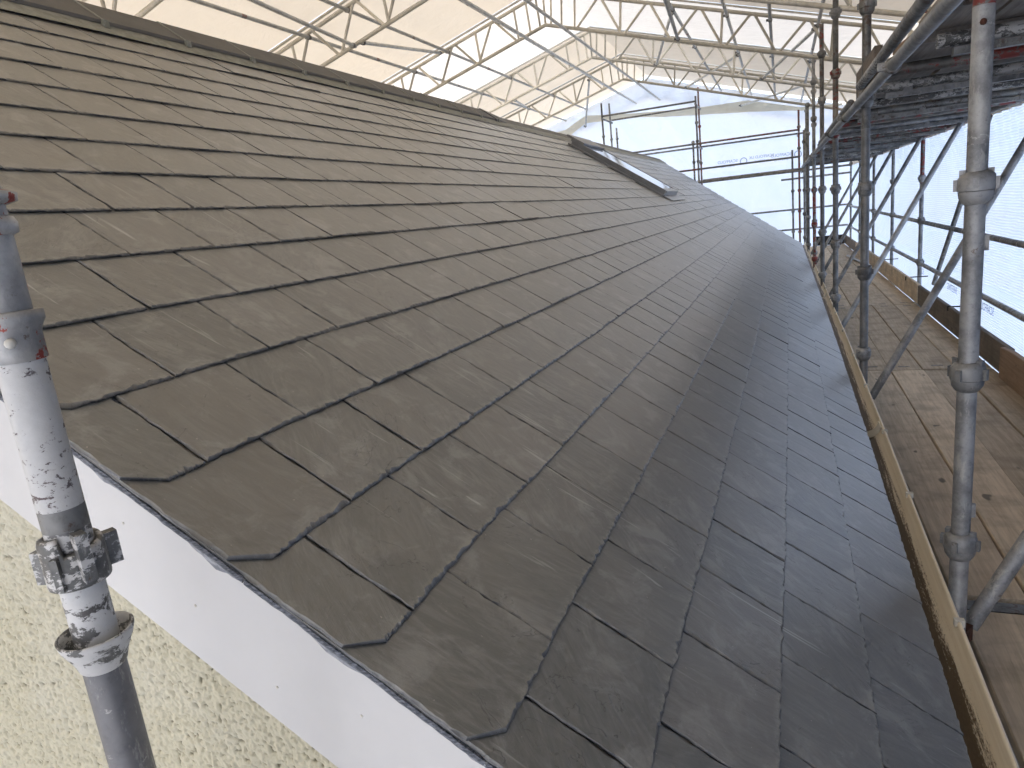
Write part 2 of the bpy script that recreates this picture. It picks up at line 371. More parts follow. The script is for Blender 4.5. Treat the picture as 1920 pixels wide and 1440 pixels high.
# mortar and slate undercloak along the verge
mb = MB(); n = 420; V = []; F = []
for i in range(n+1):
    s_ = -3.15+4.03*i/n
    j = .010+.020*max(0, noise.noise(Vector((s_*9, 3, 0)))+.25)+.006*noise.noise(Vector((s_*45, 1, 0)))
    j2 = .0015*noise.noise(Vector((s_*60, 7, 0)))
    V += [roofp(s_, .662+j2, -.0085), roofp(s_, .6775, -.0125-j), roofp(s_, .6835, -.0135-j), roofp(s_, .70, -.010)]
for i in range(n): F += [(4*i+k, 4*i+k+1, 4*i+5+k, 4*i+4+k) for k in range(3)]
mb.add(V, F, True); hpart('bedding_mortar', mb.mesh('bedding_mortar'), 'mortar')
for k in range(10):
    mb = MB(); s0 = -3.15+k*.403; m = 30; V = []; F = []
    lift = R.uniform(0, .0012)
    for i in range(m+1):
        s_ = s0+.4*i/m; j = .0016*noise.noise(Vector((s_*70, 11, k)))+.002*noise.noise(Vector((s_*14, 5, k)))
        V += [roofp(s_, .6585+j, .0002-lift), roofp(s_, .6570+j, -.004-lift), roofp(s_, .660+j, -.0095-lift), roofp(s_, .80, -.0095-lift), roofp(s_, .80, .0002-lift)]
    for i in range(m): F += [(5*i+a, 5*i+(a+1) % 5, 5*i+5+(a+1) % 5, 5*i+5+a) for a in range(5)]
    mb.add(V, F); hpart('undercloak_slate', mb.mesh('undercloak_slate'), 'slateedge')

# slates -----------------------------------------------------------------
roof = bpy.data.objects.new('roof', mesh('roof', [roofp(.86, .70, -.03), roofp(-3.2, .70, -.03), roofp(-3.2, yend(-3.2)-.05, -.03), roofp(.86, yend(.86)-.05, -.03),
        roofp(.86, .70, -.05), roofp(-3.2, .70, -.05), roofp(-3.2, yend(-3.2)-.05, -.05), roofp(.86, yend(.86)-.05, -.05)],
        [(0, 3, 2, 1), (4, 5, 6, 7), (0, 4, 7, 3), (0, 1, 5, 4), (1, 2, 6, 5), (2, 3, 7, 6)])); COL.objects.link(roof)
roof.data.materials.append(M['black']); roof.parent = house; roof.location = -hinv
GA = .2013
tails = [.885] + [.68-GA*k for k in range(19)]
def slate_geom(y0, y1, s_t, L, lift, rnd, detail, clip=False, far=None):
    """returns V, F, tc, edge for one slate; local slope coords -> world"""
    gr = random.Random(int(rnd*1e5)); y0 += gr.uniform(.0010, .0026) if not clip else 0; y1 -= gr.uniform(.0010, .0026)
    ne, ns = (30, 18) if detail == 2 else ((6, 3) if detail == 1 else (1, 1))
    rr = random.Random(int(rnd*1e6))
    pts = []      # (y, s, nx outward y, outward s)
    j = .0012 if detail else 0
    def jit(sc): return rr.uniform(-1, 1)*j*sc
    vis = .23
    def side(y, sgn, down):
        ss = [s_t - vis*i/ns for i in range(ns)]
        if clip and sgn < 0: ss = [x for x in ss if x < s_t-.043] 
        o = []
        wv = rr.uniform(-6, 6)
        for q in ss: o.append((y + jit(1)+.0009*math.sin(q*40+wv)*(detail > 0), q, sgn))
        return o
    low = []
    ya = y0+(.050 if clip else 0)
    for i in range(1, ne): low.append((ya+(y1-ya)*i/ne, s_t+jit(.9)+(.0006*math.sin(i*.9+rnd*30) if detail else 0)))
    left = side(y0, -1, 0); right = side(y1, 1, 0)
    loop = []
    # start upper-left (hidden), go down left side, along the tail, up the right side
    loop.append((y0, s_t-L, 0, -1)); 
    for (a, b, c) in reversed(left): loop.append((a, b, -1, 0))
    if clip:
        loop.append((y0, s_t-.040, -1, .3)); 
        loop.append((ya, s_t, -.3, 1))
    else: loop[-1] = (loop[-1][0], loop[-1][1]+jit(1), -.7, .7)
    for a, b in low: loop.append((a, b, 0, 1))
    for k_, (a, b, c) in enumerate(right): loop.append((a, b+(jit(1) if k_ == 0 else 0), .7 if k_ == 0 else 1, .7 if k_ == 0 else 0))
    loop.append((y1, s_t-L, 0, -1))
    n = len(loop); V = []; tc = []; ed = []
    th = .0050
    yc = (y0+y1)/2; tw = rr.uniform(-.0010, .0010)
    def N(s_, y_): return .0125 + lift*(1-(s_t-s_)/.3 if s_t-s_ < .3 else 0) - .0064/GA*(s_t-s_) + tw*(y_-yc)/.125
    top = []
    chip = [0]*n
    if detail == 2:
        c0 = 0
        for i in range(n):
            c0 = .6*c0+rr.uniform(0, 1)**4*.006; chip[i] = .0008+c0*1.0+(rr.random()**4)*.003
    elif detail == 1: chip = [.0015+rr.random()*.0015]*n
    def P(y_, s_, n_):
        if far: s_ = s_
        return roofp(s_+dsy(y_), y_, n_)
    rings = []
    for i, (y_, s_, oy, os_) in enumerate(loop):
        hid = (s_ < s_t-.3)
        V.append(P(y_, s_, N(s_, y_)-th)); tc.append((y_-yc, s_t-s_, rnd)); ed.append(1)
    for i, (y_, s_, oy, os_) in enumerate(loop):
        dp = min(.0045, chip[i]*.75) if detail else .001
        V.append(P(y_, s_, N(s_, y_)-dp)); tc.append((y_-yc, s_t-s_, rnd)); ed.append(1)
    for i, (y_, s_, oy, os_) in enumerate(loop):
        c_ = (chip[i]*(1 if os_ > .5 else .55)) if detail else .001
        V.append(P(y_-oy*c_, s_-os_*c_, N(s_, y_))); tc.append((y_-yc-oy*c_, s_t-s_+os_*c_, rnd)); ed.append(.0)
    F = []
    for r_ in (0, 1):
        for i in range(n): F.append((r_*n+i, r_*n+(i+1) % n, (r_+1)*n+(i+1) % n, (r_+1)*n+i))
    F.append(tuple(2*n+i for i in range(n)))
    return V, F, tc, ed
def mk_slate_mesh(items, name):
    V = []; F = []; TC = []; ED = []; GC = []
    for (v, f, tc, ed) in items:
        b = len(V); V += v; F += [tuple(i+b for i in q) for q in f]; TC += tc; ED += ed
    me = mesh(name, V, F)
    bm = bmesh.new(); bm.from_mesh(me); bmesh.ops.recalc_face_normals(bm, faces=bm.faces); bm.to_mesh(me); bm.free()
    a = me.attributes.new('tc', 'FLOAT_VECTOR', 'POINT'); a.data.foreach_set('vector', [x for t in TC for x in t])
    a = me.attributes.new('edge', 'FLOAT', 'POINT'); a.data.foreach_set('value', [min(1, x*1.0) for x in ED])
    a = me.attributes.new('gc', 'FLOAT_VECTOR', 'POINT')
    a.data.foreach_set('vector', [x for v in V for x in (v[1], (v[0]+H*ST)/CT, 0.)])
    return me
slates = []
SKY = (9.62, 10.78, -2.72, -1.27)       # skylight opening y0,y1,s0,s1
RWi = Matrix(RW).transposed()
def pix(P):
    c = RWi @ Vector(P)
    if c.z < .05: return None
    return 960+1297.19*c.x/c.z, 720+1297.19*c.y/c.z
for k, st in enumerate(tails):
    odd = (k % 2 == 1)
    y = .66; first = True
    ye = yend(st)
    while y < ye:
        w_ = .125 if (first and odd) else .25
        y1 = min(y+w_, ye)
        if k == 0 and first and not odd: pass
        if not (y1 > SKY[0]+.02 and y < SKY[1]-.02 and SKY[2] < st-.09 < SKY[3]-.03):
            slates.append((k, y, y1, st, first))
        first = False; y = y1+R.uniform(0, .001)
def vis(sl):
    k, y0, y1, st, f = sl
    ps = [pix(roofp(st-a, b)) for a in (0, .2) for b in (y0, y1)]
    if any(p is None for p in ps): return 0
    if all(p[0] < -5 or p[0] > 1925 or p[1] < -5 or p[1] > 1445 for p in ps): return 0
    a, b, c, d = ps
    return abs((b[0]-a[0])*(d[1]-b[1])-(d[0]-b[0])*(b[1]-a[1]))+abs((c[0]-a[0])*(d[1]-c[1])-(d[0]-c[0])*(c[1]-a[1]))+.001
sc_ = sorted(range(len(slates)), key=lambda i: -vis(slates[i]))
near = set(i for i in sc_[:300] if vis(slates[i]) > 0)
rest = []
for i, (k, y0, y1, st, first) in enumerate(slates):
    rnd = R.random(); lift = max(0, R.gauss(.0001, .0006))
    if R.random() < .04: lift += R.uniform(.002, .004)
    if k == 0: lift = 0
    L = .26 if k == 0 else .43
    g = slate_geom(y0, y1, st+R.gauss(0, .0009), L, lift, rnd, 2 if i in near else 1, first)
    if i in near:
        o = link('slate', mk_slate_mesh([g], 'slate'), 'slate', roof)
    else: rest.append(g)
link('slates', mk_slate_mesh(rest, 'slates'), 'slate', roof, kind='stuff')

# ridge ----------------------------------------------------------------
def ridge_tile(y0, y1, drop, tilt=0):
    mb = MB(); top = roofp(-3.19, 0, .055-drop); lo = roofp(-2.985, 0, .045-drop)
    lo2 = Vector((2*top.x-lo.x, 0, lo.z)); t = .014
    P = []
    for y in (y0, y1):
        for v, dz in ((lo, 0), (top, 0), (lo2, 0), (lo2, -t*1.2), (top, -t*1.2), (lo, -t*1.2)): P.append((v.x, y, v.z+dz+tilt*(y-y0)))
    mb.add(P, [tuple(range(5, -1, -1)), tuple(range(6, 12))]+[(i, (i+1) % 6, 6+(i+1) % 6, 6+i) for i in range(6)])
    return mb
yy = .66; kk = 0
while yy < yend(-3.19)-.2:
    drop = 0 if yy < 7.2 else .035
    y1 = yy+.4885
    b_ = ridge_tile(yy+.006, y1-.006, drop+R.uniform(-.002, .002), R.uniform(-.004, .004))
    hpart('ridge_tile', b_.mesh('ridge_tile'), 'ridge')
    mb = MB(); top = roofp(-3.19, 0, .058-drop); lo = roofp(-2.978, 0, .047-drop)   # pale union strip over the joint
    for (a, b2) in ((lo, top),):
        d = (b2-a); n_ = Vector((ST, 0, CT))
        for (e0, e1) in ((0, 1),):
            V = []
            for yj in (y1-.006, y1+.006):
                V += [(a.x, yj, a.z), (b2.x, yj, b2.z), (b2.x-n_.x*.02, yj, b2.z-n_.z*.02), (a.x-n_.x*.03, yj, a.z-n_.z*.03)]
            mb.add(V, [(0, 1, 2, 3), (7, 6, 5, 4), (0, 4, 5, 1), (1, 5, 6, 2), (2, 6, 7, 3), (3, 7, 4, 0)])
    c = roofp(-2.972, y1, .035-drop); mb.box((c.x-.012, c.y-.014, c.z-.02), (c.x+.012, c.y+.014, c.z+.014))
    hpart('ridge_union', mb.mesh('ridge_union'), 'union')
    yy = y1; kk += 1
# pale flexible ridge strip lying on the top course, slightly wavy
for (ya, yb, dr) in ((.66, 7.45, 0), (7.45, yend(-3)-.1, .0)):
    def rs(u, v, ya=ya, yb=yb):
        y = ya+u*(yb-ya); s_ = -3.02+v*.10+(v > .9)*(.006*(vnoise(y*9, 0*y, 4)-.5)); n_ = .030-.014*v+.004*(vnoise(y*5, v*2, 8)-.5)
        return -H*ST+(s_+.03*(y > 2))*CT+n_*ST, y, -H*CT-(s_+.03*(y > 2))*ST+n_*CT
    hpart('ridge_strip', grid('ridge_strip', rs, int((yb-ya)*25), 6), 'union')
mb = MB(); p = [roofp(-3.20, 7.42, .062), roofp(-2.97, 7.42, .050), roofp(-3.0, 8.1, .01), roofp(-3.2, 8.1, .02), roofp(-3.22, 7.42, .03), roofp(-2.96, 7.42, .02)]
mb.add(p, [(0, 1, 2, 3), (0, 4, 5, 1), (1, 5, 2)]); hpart('ridge_step', mb.mesh('ridge_step'), 'ridge')

# skylight ---------------------------------------------------------------
y0, y1, sa, sb = SKY; sh = .05
skyl = hpart('skylight', mesh('skylight', [Vector(roofp(s_, y, n_)) for s_, y in ((sa, y0), (sb, y0), (sb, y1), (sa, y1)) for n_ in (.0, .062)],
     [(0, 2, 3, 1), (2, 4, 5, 3), (4, 6, 7, 5), (6, 0, 1, 7)]), 'anth')
def rb(name, mat, s0, s1, ya, yb, n0, n1, par):
    mb = MB(); P = [roofp(s0, ya, n0), roofp(s1, ya, n0), roofp(s1, yb, n0), roofp(s0, yb, n0), roofp(s0, ya, n1), roofp(s1, ya, n1), roofp(s1, yb, n1), roofp(s0, yb, n1)]
    mb.add(P, [(0, 3, 2, 1), (4, 5, 6, 7), (0, 1, 5, 4), (1, 2, 6, 5), (2, 3, 7, 6), (3, 0, 4, 7)])
    o = mb.obj(name, mat); o.parent = par; return o
rb('frame_rail', 'anth', sa-.02, sb, y0-.012, y0+.032, .063, .092, skyl); rb('frame_rail', 'anth', sa-.02, sb, y1-.032, y1+.012, .063, .092, skyl)
rb('frame_rail', 'lead', sb-.06, sb+.02, y0+.034, y1-.034, .063, .09, skyl); rb('top_hood', 'anth', sa-.10, sa+.17, y0-.02, y1+.02, .0925, .118, skyl)
rb('pane', 'glass', sa+.16, sb-.061, y0+.034, y1-.034, .078, .087, skyl)
rb('front_cladding', 'lead', sb+.001, sb+.012, y0, y1, .02, .061, skyl)
rb('flashing_apron', 'lead', sb+.013, sb+.15, y0-.05, y1+.14, .020, .026, skyl)
rb('side_flashing', 'anth', sa-.02, sb+.02, y0-.075, y0-.013, .012, .03, skyl); rb('side_flashing', 'anth', sa-.02, sb+.02, y1+.013, y1+.085, .012, .03, skyl)

# gutter -----------------------------------------------------------------
def gutter(ya, yb):
    mb = MB(); prof = []
    r0 = .066; cx, cz = .337, -1.157
    for i in range(17):
        a = math.pi+math.pi*i/16; prof.append((cx+r0*math.cos(a), cz+r0*math.sin(a)*.85, i/16))
    # outer lip roll
    lip = [(cx+r0+.001, cz+.008, 1), (cx+r0+.004, cz+.012, 1), (cx+r0+.009, cz+.011, 1), (cx+r0+.010, cz+.005, 1), (cx+r0+.006, cz+.001, 1)]
    full = [(cx-r0, cz+.012, 0)]+prof+lip
    outer = [(cx+(x-cx)*1.045, cz+(z-cz)*1.05-.0008, t) for x, z, t in reversed(prof)]
    P = full+outer; m = len(P); V = []; tcs = []; F = []
    ny = int((yb-ya)/.1)
    for j in range(ny+1):
        y = ya+(yb-ya)*j/ny; sag = .004*noise.noise(Vector((y*.6, 0, 0))); dx = .06*(1-math.exp(-max(0, y-1.2)/4))
        for x, z, t in P: V.append((x+dx+sag, y, z+sag)); tcs.append((t, y, 0.))
    for j in range(ny): F += [(j*m+i, (j+1)*m+i, (j+1)*m+i+1, j*m+i+1) for i in range(m-1)]
    me = mesh('gutter', V, F, True)
    a = me.attributes.new('tc', 'FLOAT_VECTOR', 'POINT'); a.data.foreach_set('vector', [q for t in tcs for q in t]); return me
gut = hpart('gutter', gutter(.62, 16.7), 'gutter')
def clip_me():
    mb = MB(); mb.box((.396, -.008, -1.162), (.420, .008, -1.1425)); mb.box((.411, -.008, -1.20), (.417, .008, -1.162)); return mb.mesh('gutter_bracket')
cm = clip_me()
for y in (1.02, 1.9, 2.75, 3.5, 4.35, 5.2, 6.1, 7.0, 7.9, 8.8, 9.7, 10.6, 11.5, 12.4, 13.3, 14.2, 15.1, 16.0):
    o = link('gutter_bracket', cm, 'foam', gut); o.location = (.06*(1-math.exp(-max(0, y-1.2)/4)), y, 0)
for y in (3.62, 8.4, 13.2):       # jointing collar
    b_ = MB(); cx, cz = .335+.06*(1-math.exp(-(y-1.2)/4)), -1.155
    pr = [(cx+.0690*math.cos(math.pi+math.pi*i/16), cz+.0690*.85*math.sin(math.pi+math.pi*i/16)) for i in range(17)]
    pi_ = [(cx+.0635*math.cos(math.pi+math.pi*i/16), cz+.0635*.85*math.sin(math.pi+math.pi*i/16)) for i in range(17)]
    V = [(x, y+d, z) for d in (-.05, .05) for x, z in pr+pi_[::-1]]; m = 34
    b_.add(V, [(i, (i+1) % m, m+(i+1) % m, m+i) for i in range(m)], True); b_.obj('gutter_joint', 'foam', gut)
b_ = MB(); pts = [Vector((.377, 1.36, -1.172)), Vector((.379, 1.345, -1.171)), Vector((.381, 1.33, -1.169)), Vector((.380, 1.318, -1.171)), Vector((.386, 1.312, -1.163))]
for a, b in zip(pts, pts[1:]): b_.tube(a, b, .0022, 6)
twig = b_.obj('curled_leaf', 'rust'); T(twig, 'small curled brown leaf lying in the near part of the cream gutter', 'leaf')
fas = MB(); fas.box((.235, .70, -1.30), (.262, 16.4, -1.135)); hpart('fascia', fas.mesh('fascia'), 'upvc')

# ---------------------------------------------------------------- scaffold
def cup_closed(mb, z, lug=.3, n=20):
    """bottom bowl plus locked top cup with lugs, centred at height z on the local axis"""
    mb.lathe([(.0245, z-.034), (.030, z-.030), (.0385, z-.016), (.0405, z-.002), (.0405, z+.001), (.0235, z+.001)], n=n)
    mb.lathe([(.0425, z+.002), (.0435, z+.006), (.0420, z+.030), (.0330, z+.042), (.0245, z+.043)], n=n, wob=lambda a, q: .009*((a/6.283) % 1) if q > z+.02 else 0)
    for k in range(4):
        a = lug+k*math.pi/2; m4 = Matrix.Translation((0, 0, z))@Matrix.Rotation(a, 4, 'Z')
        mb.box((.036, -.007, .003), (.0505, .007, .033), m4)
        if k % 2: mb.box((.024, -.009, .034), (.038, .009, .056), m4)
def cup_far(mb, z): mb.lathe([(.0245, z-.034), (.040, z-.012), (.043, z), (.043, z+.03), (.0245, z+.045)], n=10)
CUPZ = [-5.07, -4.57, -4.07, -3.57, -3.07, -2.57, -2.07, -1.57, -1.07, -.56, -.056, .45, .95, 1.45, 1.9]
ordn = ['first', 'second', 'third', 'fourth', 'fifth', 'sixth', 'seventh', 'eighth', 'ninth', 'tenth']
def pole(x, y, z0, z1, mats, label, group, lean=0, far=False, cups=None, seed=0):
    o = T(empty('scaffold_pole', (x, y, z0)), label, 'scaffold pole', group); rr = random.Random(seed)
    zs = [z0]+[m[0] for m in mats[:-1]]+[z1]
    for (a, b, mt) in zip(zs, zs[1:], [m[1] for m in mats]):
        mb = MB(); mb.tube((0, 0, a-z0), (0, 0, b-z0), .0242, 10 if far else 20); mb.obj('tube_section', mt, o)
    for z in (cups or CUPZ):
        if z0+.05 < z < z1-.02:
            mb = MB(); (cup_far if far else cup_closed)(mb, 0) if far else cup_closed(mb, 0, rr.uniform(0, 1.5))
            mt = [m[1] for m, t in zip(mats, zs[1:]) if z <= t+1e-6][0]
            c = mb.obj('cup_joint', rr.choice([mt, mt, 'galv', 'galvdark']) if not far else mt, o); c.location = (0, 0, z-z0)
    o.rotation_euler = (lean, 0, 0)
    return o
G1 = 'scaffold poles standing along the gutter'
top1 = [(-.95, 'galv'), (0.40, 'galv'), (2.3, 'white')]
p1 = pole(.47, 2.17, -5.6, 2.3, [(.06, 'galv'), (.385, 'palecoat'), (2.3, 'redworn')], 'thick near scaffold pole right of the gutter, with a rusty bolt near its top', G1, seed=1)
b_ = MB(); b_.lathe([(.0001, .010), (.006, .009), (.008, .004), (.008, -.002)], n=8); bo = b_.obj('rusty_bolt', 'rust', p1)
dirn = Vector((-.47, -2.17, 0)).normalized(); bo.location = Vector((0, 0, .345+5.6))+dirn*.0245; bo.rotation_euler = dirn.to_track_quat('Z', 'Y').to_euler()
for z in (-.19, -.95):   # small side lug plates
    b_ = MB(); b_.box((.022, -.006, z-.02+5.6), (.034, .006, z+.02+5.6)); b_.obj('side_lug', 'galv', p1)
p2 = pole(.47, 4.8, -5.6, 2.6, [(.30, 'galvbright'), (.42, 'galv'), (2.6, 'galvdark')], 'second scaffold pole along the gutter from the camera, bright silver above its middle joint', G1, seed=2)
p3 = pole(.47, 7.33, -5.6, 2.9, [(.40, 'galv'), (1.0, 'redworn'), (2.9, 'galvdark')], 'third scaffold pole along the gutter with a faded red length above the upper deck', G1, seed=3)
p4 = pole(.455, 9.35, -5.6, 1.78, [(1.0, 'galv'), (1.45, 'galvdark'), (1.78, 'redworn')], 'fourth scaffold pole along the gutter, its free top end painted red', G1, seed=4)
p5 = pole(.455, 11.6, -5.6, 1.82, [(.0, 'redworn'), (1.82, 'galv')], 'fifth scaffold pole along the gutter, red at mid height, ending under the second visible truss', G1, far=True, seed=5)
p6 = pole(.50, 12.7, -5.6, 1.95, [(1.95, 'whiteworn')], 'thin pale scaffold pole just behind the red fifth pole of the gutter row', G1, far=True, seed=6)
p7 = pole(.47, 14.6, -5.6, 1.5, [(1.5, 'galvdark')], 'dark scaffold pole near the far end of the gutter row', G1, far=True, seed=7)
p8 = pole(.47, 16.9, -5.6, 1.2, [(1.2, 'galvdark')], 'last scaffold pole of the gutter row beside the far roof corner', G1, far=True, seed=8)
for zz in (.42, 1.45): 
    pass
# small extra cups on the near poles (collars)
G2 = 'outer scaffold poles in front of the side sheeting'
outer = [(4.95, 2.2, [(2.2, 'galv')], 'outer scaffold pole nearest the camera beside the side sheeting'),
         (7.55, 2.2, [(2.2, 'galvdark')], 'outer scaffold pole hidden mostly behind the thick near pole'),
         (10.0, 2.0, [(-.1, 'galv'), (.4, 'redworn'), (1.6, 'galv'), (2.0, 'redworn')], 'outer scaffold pole with a dark red upper length against the side sheeting'),
         (12.45, 2.05, [(-.05, 'galv'), (1.7, 'galvdark'), (2.05, 'redworn')], 'grey outer scaffold pole next beyond the red one along the toe board'),
         (14.9, 1.9, [(1.9, 'galvdark')], 'slim outer scaffold pole two places beyond the red one'),
         (17.4, 1.9, [(1.9, 'galvdark')], 'outer scaffold pole near the far right corner of the tent')]
for i, (y, zt, ms, lb) in enumerate(outer): pole(1.6, y, -5.6, zt, ms, lb, G2, far=(y > 11), seed=20+i)

def tube_thing(name, p, q, mat, label, cat, group=None, r=.0242, n=14, ties=0, clamps=(), spots=None):
    p = Vector(p); q = Vector(q); o = T(empty(name, p), label, cat, group)
    mb = MB(); mb.tube((0, 0, 0), q-p, r, n); mb.obj('tube', mat, o)
    d = q-p; L = d.length; rot = d.to_track_quat('Z', 'Y').to_matrix().to_4x4()
    for t in clamps:
        b_ = MB(); b_.lathe([(r+.001, -.022), (r+.008, -.02), (r+.008, .02), (r+.001, .022)], n=12); b_.box((r, -.014, -.02), (r+.03, .014, .02))
        c = b_.obj('clamp', 'galvdark', o); c.matrix_basis = Matrix.Translation(d*t)@rot
    if ties:
        for k in range(ties):
            b_ = MB(); b_.lathe([(r+.001, -.002), (r+.003, 0), (r+.001, .002)], n=10)
            c = b_.obj('cable_tie', 'foam', o); c.matrix_basis = Matrix.Translation(d*((k+.5+R.uniform(-.3, .3))/ties))@rot
    return o
GL = 'ledger tubes along the outer poles'
for z, mt, lb in ((-.56, 'galvdark', 'upper'), (-1.07, 'galv', 'lower')):
    ys = [2.4, 4.97, 7.53, 9.98, 12.43, 14.88, 17.4, 20.2]
    for i, (a, b) in enumerate(zip(ys, ys[1:])):
        where = ['nearest the camera', 'second from the camera', 'ending at the dark red outer pole', 'just beyond the dark red outer pole', 'fifth from the camera', 'sixth from the camera', 'at the far tent corner'][i]
        tube_thing('ledger_tube', (1.6, a+.03, z), (1.6, b-.03, z), [mt, 'galvdark', 'galv'][i % 3] if z > -1 else ['galv', 'galvdark', 'galv'][i % 3],
                   f'{lb} guard rail tube against the side sheeting, {where}', 'ledger tube', GL, ties=6 if z > -1 else 0)
ys = [2.4, 4.97, 7.53, 9.98, 12.43, 14.88, 17.4]
for i, (a, b) in enumerate(zip(ys, ys[1:])):
    tube_thing('ledger_tube', (1.6, a+.03, .45), (1.6, b-.03, .45), 'redworn' if i % 2 == 0 else 'galv', 'tube under the outer edge of the upper deck, %s from the camera' % ordn[i], 'ledger tube', 'outer edge tubes of the upper deck')
# inner rail under / beside the upper deck
tube_thing('guard_rail', (.425, 1.2, .435), (.425, 4.7, .44), 'galvbright', 'bright silver tube running along the inner edge of the upper deck', 'scaffold tube', clamps=(.25, .62))
tube_thing('guard_rail', (.425, 4.72, .44), (.425, 9.2, .44), 'galvbright', 'silver tube along the inner deck edge beyond the second pole', 'scaffold tube', clamps=(.2, .55))
tube_thing('guard_rail', (.425, 9.22, .44), (.425, 16.5, .44), 'whiteworn', 'worn tube along the inner deck edge at the far poles', 'scaffold tube', clamps=(.3,))
tube_thing('guard_rail', (.43, 1.2, .53), (.43, 3.75, .53), 'galvdark', 'dark brown tube just above the bright silver deck tube', 'scaffold tube')
tube_thing('guard_rail', (.43, 3.76, .53), (.43, 4.7, .53), 'whiteworn', 'short white painted tube continuing the dark brown deck tube', 'scaffold tube')
tube_thing('guard_rail', (.43, 5.3, .50), (.43, 9.2, .49), 'galvdark', 'dark tube beside the silver deck tube between second and fourth poles', 'scaffold tube')

# upper deck: transoms + boards
tr_y = [1.6, 2.35, 3.04, 3.62, 4.22, 4.95, 5.6, 6.3, 7.15, 7.9, 8.6, 9.35, 10.1, 10.9, 11.7, 12.5, 13.4, 14.3, 15.3, 16.3]
tm = ['whiteworn', 'galvdark', 'whiteworn', 'redworn', 'whiteworn', 'whiteworn', 'galvdark', 'redworn', 'galv', 'whiteworn', 'redworn', 'galv', 'galvdark', 'redworn', 'galv', 'galvdark', 'whiteworn', 'galv', 'redworn', 'galvdark']
tdesc = {'whiteworn': 'flaking white', 'galvdark': 'dark', 'redworn': 'faded red', 'galv': 'grey'}
for i, (y, m_) in enumerate(zip(tr_y, tm)):
    x0 = .45 if i != 2 else .52
    o = T(empty('transom', (x0, y, .45)), 'underside cross tube of the upper deck, %s, number %d counted from the camera' % (tdesc[m_], i+1), 'transom', 'cross tubes under the upper deck')
    o['label'] = ['%s cross tube under the upper deck, %s from the camera' % (tdesc[m_], ordn[i]) if i < 10 else '%s cross tube under the upper deck, %s from its far end' % (tdesc[m_], ordn[len(tr_y)-1-i])][0]
    mb = MB(); mb.tube((0, 0, 0), (1.62-x0, 0, 0), .0242, 14); mb.obj('tube', m_, o)
    if i % 2 == 0:
        mb = MB(); mb.box((.05, -.02, -.03), (1.12, .02, -.055)); 
        for t in np.linspace(.15, 1.0, 4): mb.box((t-.02, -.018, -.03), (t+.02, .018, .0))
        mb.obj('lower_rail', 'galvdark' if i % 4 else 'galv', o)
updeck = T(empty('upper_deck', (.5, 1.0, .478)), 'raised deck of dark weathered boards seen from below at upper right', 'scaffold deck')
segs = [(-3.0, 3.25), (3.22, 6.9), (6.93, 10.6), (10.63, 14.2), (14.23, 17.6)]
for si, (a, b) in enumerate(segs):
    for c_ in range(5):
        x0 = .49+c_*.226; dz = .002+(.040 if si == 0 else 0)+R.uniform(0, .004)
        if si == 0: a_, b_ = a, b+.15*c_/4
        else: a_, b_ = a+R.uniform(0, .05), b
        mb = MB(); mb.box((x0-.5+R.uniform(0, .012), a_-1, dz), (x0+.213-.5, b_-1, dz+.038)); mb.obj('board', 'plankgrey', updeck)
mb = MB(); mb.box((.452, 4.25, .50), (.49, 5.2, .66)); o = mb.obj('edge_board', 'toe'); T(o, 'short brown edge board bound with wire at the second pole', 'board')
mb = MB(); mb.tube((.44, 4.45, .495), (.52, 4.45, .50), .004, 6); mb.obj('wire', 'galvbright', o)
mb = MB(); mb.box((-.11, -1.0, -.019), (.11, 1.0, .019)); o = mb.obj('loose_plank', 'toelight'); o.location = (.77, 3.9, .655); o.rotation_euler = (.04, .15, .05)
T(o, 'pale brown loose plank lying tilted on top of the upper deck', 'plank')

# braces
GB = 'diagonal braces from inner pole feet up to the outer deck edge'
for i, (y, m_, lb) in enumerate(((2.17, 'galv', 'nearest brace rising from the foot of the thick near pole'), (4.8, 'galv', 'long grey brace crossing the walkway from the second pole foot'),
        (7.33, 'galvbright', 'pale brace rising from the foot of the third pole'), (9.4, 'galv', 'brace rising from the foot of the fourth pole'),
        (11.6, 'galv', 'slim brace rising from the fifth pole foot'), (13.6, 'galvdark', 'slim brace second from the far end of the walkway'), (15.6, 'galvdark', 'slim brace nearest the far end of the walkway'))):
    tube_thing('brace', (.525, y+.09, -1.38), (1.57, y+.55, .44), m_, lb, 'brace', GB)
    b_ = MB(); b_.lathe([(.0265, -.026), (.034, -.024), (.034, .024), (.0265, .026)], n=12); b_.box((.02, -.02, -.025), (.07, .02, .025))
    c = b_.obj('brace_coupler', 'black' if i else 'rust'); c.location = (.47, y, -1.375); c.rotation_euler = (0, 0, 1.0)
    T(c, ['rusty coupler clamped round the foot of the thick near pole', 'black coupler at the foot of the second gutter pole', 'black coupler at the foot of the third gutter pole', 'black coupler at the fourth gutter pole', 'coupler at the fifth gutter pole foot', 'far coupler second from the walkway end', 'far coupler at the walkway end'][i], 'coupler', 'couplers at the pole feet')
tube_thing('brace', (1.645, 9.35, -1.25), (1.645, 7.25, .42), 'galvdark', 'dark backlit brace lying against the side sheeting behind the near pole', 'brace')

